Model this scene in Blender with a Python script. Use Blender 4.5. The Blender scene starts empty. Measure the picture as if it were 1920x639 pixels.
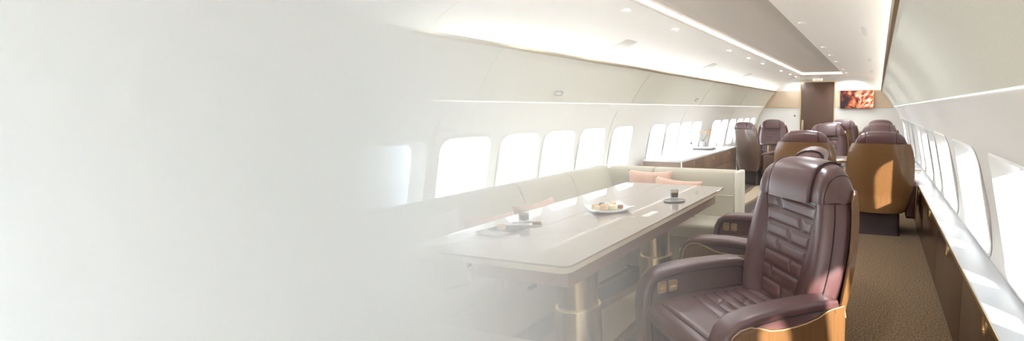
import bpy, bmesh, math, random
from mathutils import Vector, Matrix
random.seed(7)
SC = bpy.context.scene
COL = SC.collection
PI = math.pi

# ------------------------------------------------------------------ helpers
def link(name, me, mat=None, parent=None, smooth=False):
    o = bpy.data.objects.new(name, me); COL.objects.link(o)
    if mat: me.materials.append(mat)
    if parent: o.parent = parent
    if smooth:
        for p in me.polygons: p.use_smooth = True
    return o
def from_bm(name, bm, mat=None, parent=None, smooth=False, angle=None):
    bmesh.ops.recalc_face_normals(bm, faces=bm.faces[:])
    me = bpy.data.meshes.new(name); bm.to_mesh(me); bm.free()
    o = link(name, me, mat, parent, smooth or angle is not None)
    if angle is not None:
        me.set_sharp_from_angle(angle=math.radians(angle))
    return o
def bm_box(bm, x0, x1, y0, y1, z0, z1):
    vs = [bm.verts.new((x, y, z)) for x in (x0, x1) for y in (y0, y1) for z in (z0, z1)]
    for f in ((0,1,3,2),(4,6,7,5),(0,4,5,1),(2,3,7,6),(0,2,6,4),(1,5,7,3)):
        bm.faces.new([vs[i] for i in f])
    return vs
def rbox(name, x0, x1, y0, y1, z0, z1, r, mat, parent=None, seg=3):
    bm = bmesh.new(); bm_box(bm, x0, x1, y0, y1, z0, z1)
    if r > 0:
        bmesh.ops.bevel(bm, geom=bm.edges[:], offset=r, segments=seg, profile=.5, affect='EDGES')
    return from_bm(name, bm, mat, parent, angle=40)
def bm_loft(bm, rings, closed=True, caps=True):
    R = [[bm.verts.new(p) for p in r] for r in rings]
    n = len(R[0])
    for a, b in zip(R, R[1:]):
        for i in range(n if closed else n-1):
            j = (i+1) % n
            bm.faces.new((a[i], a[j], b[j], b[i]))
    if caps and closed:
        bm.faces.new(R[0][::-1]); bm.faces.new(R[-1])
    return R
def loft(name, rings, mat, parent=None, closed=True, caps=True, angle=50):
    bm = bmesh.new(); bm_loft(bm, rings, closed, caps)
    return from_bm(name, bm, mat, parent, angle=angle)
def prism(name, poly, axis, a0, a1, mat, parent=None, bevel=0, seg=3, angle=40):
    """poly in the two other axes, extruded on axis from a0 to a1"""
    def P(u, v, a):
        return (a, u, v) if axis == 'x' else (u, a, v) if axis == 'y' else (u, v, a)
    bm = bmesh.new()
    A = [bm.verts.new(P(u, v, a0)) for u, v in poly]; B = [bm.verts.new(P(u, v, a1)) for u, v in poly]
    n = len(poly)
    for i in range(n): bm.faces.new((A[i], A[(i+1) % n], B[(i+1) % n], B[i]))
    fa = bm.faces.new(A[::-1]); fb = bm.faces.new(B)
    if bevel > 0:
        es = list(set(fa.edges) | set(fb.edges))
        bmesh.ops.bevel(bm, geom=es, offset=bevel, segments=seg, profile=.5, affect='EDGES')
    return from_bm(name, bm, mat, parent, angle=angle)
def bm_tube(bm, pts, r, n=8):
    pts = [Vector(p) for p in pts]; rings = []
    for i, p in enumerate(pts):
        t = (pts[min(i+1, len(pts)-1)] - pts[max(i-1, 0)]).normalized()
        ref = Vector((0, 0, 1)) if abs(t.z) < .9 else Vector((1, 0, 0))
        a = t.cross(ref).normalized(); b = t.cross(a)
        rr = r[i] if isinstance(r, (list, tuple)) else r
        rings.append([p + a*math.cos(2*PI*k/n)*rr + b*math.sin(2*PI*k/n)*rr for k in range(n)])
    bm_loft(bm, rings)
def tube(name, pts, r, mat, parent=None, n=8):
    bm = bmesh.new(); bm_tube(bm, pts, r, n); return from_bm(name, bm, mat, parent, angle=50)
def lathe(name, prof, mat, parent=None, n=40, cap=True, angle=40, c=(0, 0)):
    rings = [[(c[0]+r*math.cos(2*PI*k/n), c[1]+r*math.sin(2*PI*k/n), z) for k in range(n)] for r, z in prof]
    return loft(name, rings, mat, parent, True, cap, angle)
def rrect(u0, u1, v0, v1, r, seg=6):
    out = []
    for cu, cv, a in ((u1-r, v1-r, 0), (u0+r, v1-r, 90), (u0+r, v0+r, 180), (u1-r, v0+r, 270)):
        for k in range(seg+1):
            t = math.radians(a + 90*k/seg); out.append((cu+r*math.cos(t), cv+r*math.sin(t)))
    return out
def interp(tab, x):
    if x <= tab[0][0]: return tab[0][1]
    for (a, fa), (b, fb) in zip(tab, tab[1:]):
        if x <= b:
            t = (x-a)/(b-a); return fa + (fb-fa)*t
    return tab[-1][1]
def sint(tab, x):                                     # smooth (Catmull-Rom) table look-up
    n = len(tab)
    if x <= tab[0][0]: return tab[0][1]
    if x >= tab[-1][0]: return tab[-1][1]
    for i in range(n-1):
        if x <= tab[i+1][0]:
            x0, y0 = tab[i]; x1, y1 = tab[i+1]; h = x1-x0
            m0 = (y1-tab[i-1][1])/(x1-tab[i-1][0]) if i > 0 else (y1-y0)/h
            m1 = (tab[i+2][1]-y0)/(tab[i+2][0]-x0) if i < n-2 else (y1-y0)/h
            t = (x-x0)/h
            return (2*t**3-3*t*t+1)*y0+(t**3-2*t*t+t)*h*m0+(-2*t**3+3*t*t)*y1+(t**3-t*t)*h*m1
def thing(name, label, cat, loc=(0, 0, 0), rz=0, group=None):
    o = bpy.data.objects.new(name, None); COL.objects.link(o)
    o.location = loc; o.rotation_euler = (0, 0, rz); o.empty_display_size = .1
    return tag(o, label, cat, group)
def tag(o, label, cat, group=None, kind=None):
    o['label'] = label; o['category'] = cat
    if group: o['group'] = group
    if kind: o['kind'] = kind
    return o
def struct(o):
    o['kind'] = 'structure'; return o
def dup(root, loc, rz, label, group=None):
    r = root.copy(); COL.objects.link(r); r.location = loc; r.rotation_euler = (0, 0, rz); r['label'] = label
    if group: r['group'] = group
    for ch in list(root.children):
        c = ch.copy(); COL.objects.link(c); c.parent = r
        for g in ch.children:
            d = g.copy(); COL.objects.link(d); d.parent = c
    return r
def boolean_cut(o, cutters):
    bm = bmesh.new()
    for poly, x0, x1 in cutters:                       # poly in (y,z), along x
        A = [bm.verts.new((x0, u, v)) for u, v in poly]; B = [bm.verts.new((x1, u, v)) for u, v in poly]
        n = len(poly)
        for i in range(n): bm.faces.new((A[i], A[(i+1) % n], B[(i+1) % n], B[i]))
        bm.faces.new(A[::-1]); bm.faces.new(B)
    bmesh.ops.recalc_face_normals(bm, faces=bm.faces[:])
    me = bpy.data.meshes.new('cut'); bm.to_mesh(me); bm.free()
    c = bpy.data.objects.new('cut', me); COL.objects.link(c)
    m = o.modifiers.new('b', 'BOOLEAN'); m.object = c; m.operation = 'DIFFERENCE'; m.solver = 'EXACT'
    dg = bpy.context.evaluated_depsgraph_get(); dg.update()
    new = bpy.data.meshes.new_from_object(o.evaluated_get(dg))
    o.modifiers.clear(); old = o.data; o.data = new
    bpy.data.meshes.remove(old); bpy.data.objects.remove(c); bpy.data.meshes.remove(me)
    o.data.set_sharp_from_angle(angle=math.radians(35))
    return o

# ------------------------------------------------------------------ materials
def srgb(r, g, b):
    f = lambda c: (c/255/12.92) if c/255 <= .04045 else ((c/255+.055)/1.055)**2.4
    return (f(r), f(g), f(b), 1)
def new_mat(name):
    m = bpy.data.materials.new(name); m.use_nodes = True
    nt = m.node_tree; return m, nt, nt.nodes['Principled BSDF']
def pbr(name, col, rough=.5, metal=0, spec=.5, coat=0, coat_rough=.05, bump=0, bscale=400, sheen=0, var=0, vscale=(40,40,40)):
    m, nt, b = new_mat(name)
    b.inputs['Base Color'].default_value = col
    b.inputs['Roughness'].default_value = rough; b.inputs['Metallic'].default_value = metal
    b.inputs['Specular IOR Level'].default_value = spec
    b.inputs['Coat Weight'].default_value = coat; b.inputs['Coat Roughness'].default_value = coat_rough
    b.inputs['Sheen Weight'].default_value = sheen
    tc = nt.nodes.new('ShaderNodeTexCoord')
    if bump:
        n = nt.nodes.new('ShaderNodeTexNoise'); n.inputs['Scale'].default_value = bscale; n.inputs['Detail'].default_value = 3
        bp = nt.nodes.new('ShaderNodeBump'); bp.inputs['Strength'].default_value = bump; bp.inputs['Distance'].default_value = .002
        nt.links.new(tc.outputs['Object'], n.inputs['Vector']); nt.links.new(n.outputs['Fac'], bp.inputs['Height'])
        nt.links.new(bp.outputs['Normal'], b.inputs['Normal'])
    if var:
        mp = nt.nodes.new('ShaderNodeMapping'); mp.inputs['Scale'].default_value = vscale
        n = nt.nodes.new('ShaderNodeTexNoise'); n.inputs['Scale'].default_value = 1; n.inputs['Detail'].default_value = 5
        mx = nt.nodes.new('ShaderNodeMix'); mx.data_type = 'RGBA'
        mx.inputs[6].default_value = tuple(c*(1-var) for c in col[:3])+(1,); mx.inputs[7].default_value = tuple(min(1, c*(1+var)) for c in col[:3])+(1,)
        rp = nt.nodes.new('ShaderNodeValToRGB'); rp.color_ramp.elements[0].position = .3; rp.color_ramp.elements[1].position = .7
        nt.links.new(tc.outputs['Object'], mp.inputs['Vector']); nt.links.new(mp.outputs['Vector'], n.inputs['Vector'])
        nt.links.new(n.outputs['Fac'], rp.inputs['Fac']); nt.links.new(rp.outputs['Color'], mx.inputs[0])
        nt.links.new(mx.outputs[2], b.inputs['Base Color'])
    return m
def emit(name, col, s):
    m, nt, b = new_mat(name)
    b.inputs['Base Color'].default_value = col; b.inputs['Emission Color'].default_value = col
    b.inputs['Emission Strength'].default_value = s
    return m
M = {}
M['leather'] = pbr('maroon_leather', srgb(92, 60, 59), .38, spec=.6, coat=.3, coat_rough=.35, bump=.12, bscale=350)
M['leather_dark'] = pbr('dark_leather', srgb(48, 26, 26), .5, bump=.1, bscale=350)
M['seam'] = pbr('seam_and_shade', srgb(40, 20, 22), .7)
M['veneer'] = pbr('oak_veneer', srgb(116, 81, 48), .32, coat=.45, coat_rough=.12, var=.2, vscale=(260, 260, 4))
M['veneer_edge'] = pbr('veneer_edge', srgb(196, 164, 120), .4)
M['veneer_shaded'] = pbr('shaded_veneer', srgb(104, 82, 68), .3, coat=.5, coat_rough=.1, var=.12, vscale=(200, 200, 3))  # the oak veneer again, shade put into its colour
M['veneer_dark'] = pbr('walnut_gloss', srgb(58, 35, 19), .3, coat=.5, coat_rough=.04, var=.18, vscale=(3, 60, 60))
M['veneer_mid'] = pbr('walnut_panel', srgb(128, 98, 76), .3, coat=.7, coat_rough=.05, var=.12, vscale=(60, 4, 60))
M['table'] = pbr('table_lacquer', srgb(160, 143, 132), .25, coat=1, coat_rough=.03)
M['table_cream'] = pbr('table_cream_edge', srgb(222, 208, 182), .35)
M['table_wood'] = pbr('table_apron_wood', srgb(132, 98, 78), .35, coat=.4, var=.15, vscale=(60, 4, 60))
M['white'] = pbr('white_panel', srgb(240, 237, 231), .45)
M['white_far'] = pbr('bulkhead_panel', srgb(216, 212, 206), .5)
M['white_ceil'] = pbr('white_ceiling', srgb(232, 226, 218), .55)
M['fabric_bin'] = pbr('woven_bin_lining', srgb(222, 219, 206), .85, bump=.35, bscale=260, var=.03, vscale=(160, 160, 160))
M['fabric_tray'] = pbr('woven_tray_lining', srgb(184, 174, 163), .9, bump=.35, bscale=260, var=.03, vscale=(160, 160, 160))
M['stone'] = pbr('white_marble', srgb(216, 216, 217), .16, spec=.5, var=.03, vscale=(5, 2, 5))
M['stone_ledge'] = pbr('grey_white_marble', srgb(204, 205, 208), .3, spec=.08, var=.03, vscale=(5, 2, 5))
M['brass'] = pbr('satin_brass', (.78, .60, .34, 1), .28, metal=1)
M['brass_trim'] = pbr('bronze_trim', (.50, .40, .24, 1), .35, metal=1)
M['champagne'] = pbr('champagne_metal', (.82, .68, .44, 1), .26, metal=1)
M['sofa'] = pbr('sofa_wool', srgb(190, 182, 164), .9, sheen=.2, bump=.3, bscale=500, var=.04, vscale=(200, 200, 200))
M['sofa_piping'] = pbr('sofa_cream', srgb(226, 219, 203), .8)
M['peach'] = pbr('peach_silk', srgb(208, 166, 143), .5, sheen=.4, bump=.15, bscale=60)
M['ivory'] = pbr('ivory_linen', srgb(232, 222, 212), .8, bump=.2, bscale=300)
M['tan'] = pbr('tan_wallcover', srgb(196, 174, 150), .75, var=.03, vscale=(100, 3, 100))
M['door'] = pbr('bronze_door', srgb(86, 62, 48), .35, coat=.5, coat_rough=.1, var=.06, vscale=(4, 4, 60))
M['porcelain'] = pbr('porcelain', srgb(244, 242, 240), .15, coat=.5)
M['steel'] = pbr('steel', (.72, .72, .72, 1), .22, metal=1)
M['coffee'] = pbr('coffee', srgb(26, 16, 12), .2)
M['crema'] = pbr('crema', srgb(176, 112, 66), .5)
M['saucer'] = pbr('dark_saucer', srgb(72, 66, 62), .3, coat=.4)
M['mac_cream'] = pbr('macaron_cream', srgb(240, 226, 176), .8)
M['mac_tan'] = pbr('macaron_tan', srgb(226, 184, 138), .8)
M['mac_pink'] = pbr('macaron_pink', srgb(228, 184, 160), .8)
M['mac_fill'] = pbr('macaron_filling', srgb(250, 238, 214), .8)
M['choc'] = pbr('chocolate', srgb(64, 44, 40), .5)
M['cinnamon'] = pbr('cinnamon', srgb(150, 92, 76), .6)
M['paper'] = pbr('napkin_paper', srgb(248, 247, 245), .8)
M['vase'] = pbr('vase_glaze', srgb(170, 172, 182), .3, var=.25, vscale=(60, 60, 60))
M['twig'] = pbr('twig', srgb(150, 140, 120), .8)
M['berry'] = pbr('berry', srgb(226, 150, 50), .5)
M['black'] = pbr('black_plastic', srgb(20, 20, 22), .4)
M['liquid'] = pbr('pale_bottle', srgb(226, 230, 214), .15, coat=.5)
M['green'] = pbr('green_button', srgb(90, 150, 70), .5)
M['grille'] = pbr('grille', srgb(214, 208, 200), .7)
M['seamline'] = pbr('panel_joint', srgb(180, 176, 170), .8)
M['led'] = emit('led_strip', (1, .99, .96, 1), 1.0)
M['led_dim'] = emit('led_strip_dim', (1, .99, .97, 1), .6)
M['lamp'] = emit('downlight_lens', (1, .96, .9, 1), 4)
M['exit_panel'] = emit('exit_panel', (1, .95, .95, 1), .15)
M['exit_red'] = pbr('exit_letters', srgb(190, 60, 80), .6)

def carpet_mat():
    m, nt, b = new_mat('carpet'); L = nt.links.new
    b.inputs['Roughness'].default_value = .95; b.inputs['Sheen Weight'].default_value = .15
    b.inputs['Specular IOR Level'].default_value = .1
    tc = nt.nodes.new('ShaderNodeTexCoord')
    n = nt.nodes.new('ShaderNodeTexNoise'); n.inputs['Scale'].default_value = 110; n.inputs['Detail'].default_value = 5
    n.inputs['Roughness'].default_value = .8
    L(tc.outputs['Object'], n.inputs['Vector'])
    rp = nt.nodes.new('ShaderNodeValToRGB')
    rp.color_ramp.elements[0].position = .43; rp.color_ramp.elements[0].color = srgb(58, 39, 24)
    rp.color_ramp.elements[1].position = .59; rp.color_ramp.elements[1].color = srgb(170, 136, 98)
    L(n.outputs['Fac'], rp.inputs['Fac'])
    # flowing dark and pale bands woven into the carpet of the dining area (left of the aisle)
    mp = nt.nodes.new('ShaderNodeMapping'); mp.inputs['Scale'].default_value = (1.0, .42, 1); mp.inputs['Rotation'].default_value = (0, 0, .12)
    L(tc.outputs['Object'], mp.inputs['Vector'])
    w = nt.nodes.new('ShaderNodeTexWave'); w.wave_type = 'BANDS'; w.bands_direction = 'X'
    w.inputs['Scale'].default_value = .5; w.inputs['Distortion'].default_value = 4; w.inputs['Detail'].default_value = 2.5
    w.inputs['Detail Scale'].default_value = 1.6
    L(mp.outputs['Vector'], w.inputs['Vector'])
    r1 = nt.nodes.new('ShaderNodeValToRGB'); e = r1.color_ramp.elements
    e[0].position = .16; e[0].color = (1, 1, 1, 1); e[1].position = .22; e[1].color = (0, 0, 0, 1)
    r2 = nt.nodes.new('ShaderNodeValToRGB'); e = r2.color_ramp.elements
    e[0].position = .55; e[0].color = (0, 0, 0, 1); e[1].position = .62; e[1].color = (1, 1, 1, 1)
    L(w.outputs['Fac'], r1.inputs['Fac']); L(w.outputs['Fac'], r2.inputs['Fac'])
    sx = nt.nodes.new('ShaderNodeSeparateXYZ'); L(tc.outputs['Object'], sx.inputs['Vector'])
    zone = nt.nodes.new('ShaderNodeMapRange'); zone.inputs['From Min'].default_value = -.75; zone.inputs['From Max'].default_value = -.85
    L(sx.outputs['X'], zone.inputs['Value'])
    def mul(a, bb):
        q = nt.nodes.new('ShaderNodeMath'); q.operation = 'MULTIPLY'; L(a, q.inputs[0])
        if isinstance(bb, float): q.inputs[1].default_value = bb
        else: L(bb, q.inputs[1])
        return q.outputs[0]
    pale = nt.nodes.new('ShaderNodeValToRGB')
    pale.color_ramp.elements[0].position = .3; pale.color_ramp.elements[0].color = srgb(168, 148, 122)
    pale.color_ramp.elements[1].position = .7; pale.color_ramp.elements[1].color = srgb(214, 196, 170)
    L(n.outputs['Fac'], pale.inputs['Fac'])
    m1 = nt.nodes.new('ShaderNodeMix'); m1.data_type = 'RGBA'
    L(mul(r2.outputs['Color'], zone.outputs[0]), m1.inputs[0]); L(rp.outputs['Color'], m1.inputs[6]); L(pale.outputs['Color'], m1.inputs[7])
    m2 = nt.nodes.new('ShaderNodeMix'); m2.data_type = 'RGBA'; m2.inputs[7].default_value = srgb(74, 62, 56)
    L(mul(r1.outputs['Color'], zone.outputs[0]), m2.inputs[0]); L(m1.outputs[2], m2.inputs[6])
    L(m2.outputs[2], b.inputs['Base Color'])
    bp = nt.nodes.new('ShaderNodeBump'); bp.inputs['Strength'].default_value = .7; bp.inputs['Distance'].default_value = .006
    L(n.outputs['Fac'], bp.inputs['Height']); L(bp.outputs['Normal'], b.inputs['Normal'])
    return m
M['carpet'] = carpet_mat()

def pane_mat(name, tint, refl):
    m = bpy.data.materials.new(name); m.use_nodes = True; nt = m.node_tree; nt.nodes.clear(); L = nt.links.new
    out = nt.nodes.new('ShaderNodeOutputMaterial'); tr = nt.nodes.new('ShaderNodeBsdfTransparent'); gl = nt.nodes.new('ShaderNodeBsdfGlossy')
    tr.inputs['Color'].default_value = tint; gl.inputs['Roughness'].default_value = .02
    lw = nt.nodes.new('ShaderNodeLayerWeight'); lw.inputs['Blend'].default_value = .5
    pw = nt.nodes.new('ShaderNodeMath'); pw.operation = 'POWER'; pw.inputs[1].default_value = 3; L(lw.outputs['Facing'], pw.inputs[0])
    fr = nt.nodes.new('ShaderNodeMath'); fr.operation = 'MULTIPLY_ADD'; fr.inputs[1].default_value = refl; fr.inputs[2].default_value = .04; L(pw.outputs[0], fr.inputs[0])
    mx = nt.nodes.new('ShaderNodeMixShader'); L(fr.outputs[0], mx.inputs[0]); L(tr.outputs[0], mx.inputs[1]); L(gl.outputs[0], mx.inputs[2])
    L(mx.outputs[0], out.inputs['Surface']); return m
M['pane'] = pane_mat('window_pane', (.95, .97, 1, 1), .75)
M['pane_tinted'] = pane_mat('tinted_window_pane', (.20, .21, .225, 1), .75)
M['glass'] = pane_mat('drinking_glass', (.86, .88, .89, 1), .8)

def screen_mat():
    m, nt, b = new_mat('canyon_screen'); L = nt.links.new
    tc = nt.nodes.new('ShaderNodeTexCoord')
    s0 = nt.nodes.new('ShaderNodeSeparateXYZ'); L(tc.outputs['Object'], s0.inputs['Vector'])
    def mm(op, a, b):
        q = nt.nodes.new('ShaderNodeMath'); q.operation = op
        for i, v in enumerate((a, b)):
            if isinstance(v, (int, float)): q.inputs[i].default_value = v
            else: L(v, q.inputs[i])
        return q.outputs[0]
    dx = mm('ADD', s0.outputs['X'], -.03); dz = mm('ADD', s0.outputs['Z'], .24)
    ang = mm('MULTIPLY', mm('ARCTAN2', dz, dx), 2.6); rad = mm('MULTIPLY', mm('SQRT', mm('ADD', mm('MULTIPLY', dx, dx), mm('MULTIPLY', dz, dz)), 0), 4.5)
    cb = nt.nodes.new('ShaderNodeCombineXYZ'); L(ang, cb.inputs[0]); L(rad, cb.inputs[1])
    n = nt.nodes.new('ShaderNodeTexNoise'); n.inputs['Scale'].default_value = 1.6; n.inputs['Detail'].default_value = 3; n.inputs['Distortion'].default_value = .5
    L(cb.outputs[0], n.inputs['Vector'])
    # light gathers right of the middle, rock walls go dark to the left
    sx = nt.nodes.new('ShaderNodeSeparateXYZ'); L(tc.outputs['Object'], sx.inputs['Vector'])
    g = nt.nodes.new('ShaderNodeMapRange'); g.inputs['From Min'].default_value = -.37; g.inputs['From Max'].default_value = .15
    g.inputs['To Min'].default_value = -.22; g.inputs['To Max'].default_value = .08
    L(sx.outputs['X'], g.inputs['Value'])
    ad = nt.nodes.new('ShaderNodeMath'); ad.operation = 'ADD'; L(n.outputs['Fac'], ad.inputs[0]); L(g.outputs[0], ad.inputs[1])
    rp = nt.nodes.new('ShaderNodeValToRGB'); cr = rp.color_ramp
    cr.elements[0].position = .28; cr.elements[0].color = srgb(30, 5, 5)
    cr.elements[1].position = .72; cr.elements[1].color = srgb(250, 238, 230)
    for p, c in ((.40, srgb(110, 20, 8)), (.50, srgb(196, 84, 36)), (.58, srgb(236, 150, 90))):
        e = cr.elements.new(p); e.color = c
    L(ad.outputs[0], rp.inputs['Fac'])
    b.inputs['Base Color'].default_value = (.01, .01, .01, 1); b.inputs['Roughness'].default_value = .2
    L(rp.outputs['Color'], b.inputs['Emission Color']); b.inputs['Emission Strength'].default_value = .38
    return m
M['screen'] = screen_mat()

# ------------------------------------------------------------------ camera  (photo: principal point x=1340, f=926 px)
H = 1.30; CX, CY, F = 1340.0, 319.5, 926.0
TH = math.atan((CY-204.0)/F); PS = math.atan((1647.0-CX)*math.cos(TH)/F)
cam = bpy.data.cameras.new('camera'); co = bpy.data.objects.new('camera', cam); COL.objects.link(co)
cam.sensor_fit = 'HORIZONTAL'; cam.sensor_width = 36; cam.lens = F/1920*36
cam.shift_x = (960-CX)/1920; cam.shift_y = 0; cam.clip_start = .02
co.location = (0, 0, H); co.rotation_euler = (PI/2-TH, 0, PS)
SC.camera = co

# ------------------------------------------------------------------ shell
XC2 = -2.33                                             # mirror: x_right = XC2 - x_left
Y0, Y1 = -4.5, 12.0
WL = [(0, -2.94), (.3, -2.94), (.5, -2.93), (.75, -2.905), (.92, -2.865), (1.06, -2.825), (1.2, -2.765), (1.34, -2.675), (1.40, -2.63)]
def xl(z): return sint(WL, z)
def xr(z): return XC2 - sint(WL, z)
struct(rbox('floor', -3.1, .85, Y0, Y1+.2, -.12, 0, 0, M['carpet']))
def shell_strip(name, prof, thick, mat, y0=Y0, y1=Y1, ny=1):
    """closed solid: prof (x,z) inner line, offset outward by thick = (dx,dz)"""
    out = [(x+thick[0], z+thick[1]) for x, z in prof]
    ring = prof + out[::-1]
    rings = [[(x, y0+(y1-y0)*k/ny, z) for x, z in ring] for k in range(ny+1)]
    return struct(loft(name, rings, mat, angle=35))
zs = [1.385*i/26 for i in range(27)]
wallL = shell_strip('wall_left', [(xl(z), z) for z in zs], (-.06, 0), M['white'])
wallR = shell_strip('wall_right', [(xr(z), z) for z in zs], (.06, 0), M['white'])
# outer skin of the right-hand side with the small portholes
outerR = shell_strip('wall_right_skin', [(xr(z)+.115, z) for z in (.40, .6, .8, 1.0, 1.2, 1.3)], (.012, 0), M['white'])
# windows
LWIN = [-4.0, -3.43, -2.86, -2.29, -1.72, -1.15, -.58, -.01, .56, 1.13, 1.70, 2.27, 2.84, 3.42, 3.96, 4.53, 5.17, 6.15, 6.68, 7.17, 7.66, 8.72, 9.21, 9.78, 10.35, 10.92, 11.5]
RWIN = [(-3.9, -3.1), (-2.78, -1.97), (-1.65, -.84), (-.53, .28), (.60, 1.41), (1.72, 2.53), (2.85, 3.66), (3.99, 4.79), (4.98, 5.47), (5.72, 6.47), (6.68, 7.14), (7.38, 8.05), (8.5, 9.22), (9.5, 10.15), (10.5, 11.2)]
ZB, ZT = .585, 1.095
cutL, cutR, cutS = [], [], []
wn = 0
def window(side, y0, y1):
    global wn
    wn += 1
    X = xl if side == 'L' else xr; s = -1 if side == 'L' else 1
    ZB = .585 if side == 'L' else .523
    outer = rrect(y0, y1, ZB, ZT, .085, 7)
    sh = .035
    inner = rrect(y0+sh, y1-sh, ZB+.03, ZT-.03, .07, 7)
    lip = rrect(y0-.012, y1+.012, ZB-.012, ZT+.012, .09, 7)
    d1 = .075 if side == 'L' else .102
    rings = [[(X(v)-s*.004, u, v) for u, v in lip], [(X(v)-s*.009, u, v) for u, v in outer],
             [(X(v)+s*.02, u+(.006 if u < (y0+y1)/2 else -.006), v) for u, v in outer],
             [(X(v)+s*d1, u, v) for u, v in inner], [(X(v)+s*(d1+.012), u, v) for u, v in inner],
             [(X(v)+s*.05, u, v) for u, v in lip]]
    bm = bmesh.new(); R = bm_loft(bm, rings, True, False)
    o = struct(from_bm('window_%d' % wn, bm, M['white'], None, angle=40))
    ip = rrect(y0+sh-.004, y1-sh+.004, ZB+.026, ZT-.026, .07, 7)
    bm = bmesh.new()
    nr = 8                                               # pane: two curved skins following the wall
    def skin(dx):
        grid = []
        for k in range(nr+1):
            v = ZB+.026+(ZT-ZB-.052)*k/nr
            hit = [u for u, vv in ip]
            c = .07; e = 0
            dz = min(v-(ZB+.026), ZT-.026-v)
            if dz < c: e = c-math.sqrt(max(0, c*c-(c-dz)**2))
            ya, yb = y0+sh-.004+e, y1-sh+.004-e
            grid.append([(X(v)+s*(d1+dx), ya, v), (X(v)+s*(d1+dx), yb, v)])
        return grid
    g = skin(.004 if side == 'L' else -.004)
    V = [[bm.verts.new(p) for p in r] for r in g]
    for a, b in zip(V, V[1:]): bm.faces.new((a[0], a[1], b[1], b[0]))
    from_bm('pane', bm, M['pane'] if side == 'L' else M['pane_tinted'], o, angle=60)
    cut = rrect(y0-.006, y1+.006, ZB-.006, ZT+.006, .088, 7)
    return cut
for y in LWIN:
    w = .235 if y < 5.5 else .225
    cutL.append((window('L', y-w, y+w), -3.3, -2.4))
for a, b in RWIN:
    cutR.append((window('R', a, b), .2, .8))
k = -4.11
while k < 11.8:
    cutS.append((rrect(k, k+.32, .565, 1.04, .1, 6), .5, .9)); k += .575
boolean_cut(wallL, cutL); boolean_cut(wallR, cutR); boolean_cut(outerR, cutS)

# overhead panels (woven lining), bronze lip, LED strips
binp = [(-2.655, 1.355), (-2.605, 1.435), (-2.535, 1.535), (-2.457, 1.632), (-2.385, 1.705)]
def mir(p): return [(XC2-x, z) for x, z in p]
shell_strip('wall_left_overhead', binp, (-.05, .035), M['fabric_bin'])
shell_strip('wall_right_overhead', mir(binp), (.05, .035), M['fabric_bin'])
lip = [(-2.398, 1.700), (-2.372, 1.700), (-2.362, 1.712), (-2.366, 1.728), (-2.398, 1.728)]
def bar(name, poly, mat, y0=Y0, y1=Y1): return struct(prism(name, poly, 'y', y0, y1, mat))
bar('trim_1', lip, M['brass_trim']); bar('trim_2', [(XC2-x, z) for x, z in lip[::-1]], M['brass_trim'])
ceilL = [(-2.56, 1.745), (-2.50, 1.83), (-2.40, 1.89), (-2.25, 1.95), (-2.05, 2.01), (-1.87, 2.045), (-1.70, 2.06)]
shell_strip('ceiling_left', ceilL, (0, .05), M['white_ceil'])
ceilR = [(.20, 1.745), (.15, 1.83), (.06, 1.89), (-.08, 1.95), (-.28, 2.01), (-.48, 2.045), (-.765, 2.06)]
shell_strip('ceiling_right', ceilR, (0, .05), M['white_ceil'])
TE = 11.55
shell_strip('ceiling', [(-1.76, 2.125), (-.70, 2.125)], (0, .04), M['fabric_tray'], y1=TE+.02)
bar('trim_3', [(-1.76, 2.0605), (-1.6985, 2.0605), (-1.6985, 2.125), (-1.76, 2.125)], M['white_ceil'], y1=TE)
bar('trim_4', [(-.767, 2.0605), (-.70, 2.0605), (-.70, 2.125), (-.767, 2.125)], M['white_ceil'], y1=TE)
struct(rbox('ceiling_end', -1.76, -.70, TE, Y1, 2.06, 2.14, 0, M['white_ceil']))
# light strips
struct(rbox('trim_5', -2.47, -2.45, Y0, Y1-.02, 1.70, 1.708, 0, M['led']))
struct(rbox('trim_6', .12, .14, Y0, Y1-.02, 1.70, 1.708, 0, M['led']))
struct(rbox('trim_7', -1.6984, -1.692, Y0, TE, 2.085, 2.115, 0, M['led']))
struct(rbox('trim_8', -1.692, -.768, TE-.006, TE, 2.085, 2.115, 0, M['led']))
struct(rbox('trim_9', -2.664, -2.655, Y0, Y1-.02, 1.3505, 1.3535, 0, M['led_dim']))
struct(rbox('trim_10', .325, .334, Y0, Y1-.02, 1.3505, 1.3535, 0, M['led_dim']))
# joints of the overhead and wall panels
def joint(n, path, y, mat=None):
    struct(tube('trim_%d' % n, [(x, y, z) for x, z in path], .0016, mat or M['seamline'], None, 5))
jn = 11
for y in (.9, 2.75, 5.05, 7.3, 9.6):
    joint(jn, [(x+.002, z-.002) for x, z in binp], y); jn += 1
    joint(jn, [(xl(z)+.001, z) for z in [.56+.08*i for i in range(10)]], {.9: .845, 2.75: 2.555, 5.05: 4.85, 7.3: 6.92, 9.6: 9.5}[y]); jn += 1
    if y < 1: joint(jn, [(x, z-.001) for x, z in ceilL], 2.35); jn += 1

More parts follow.
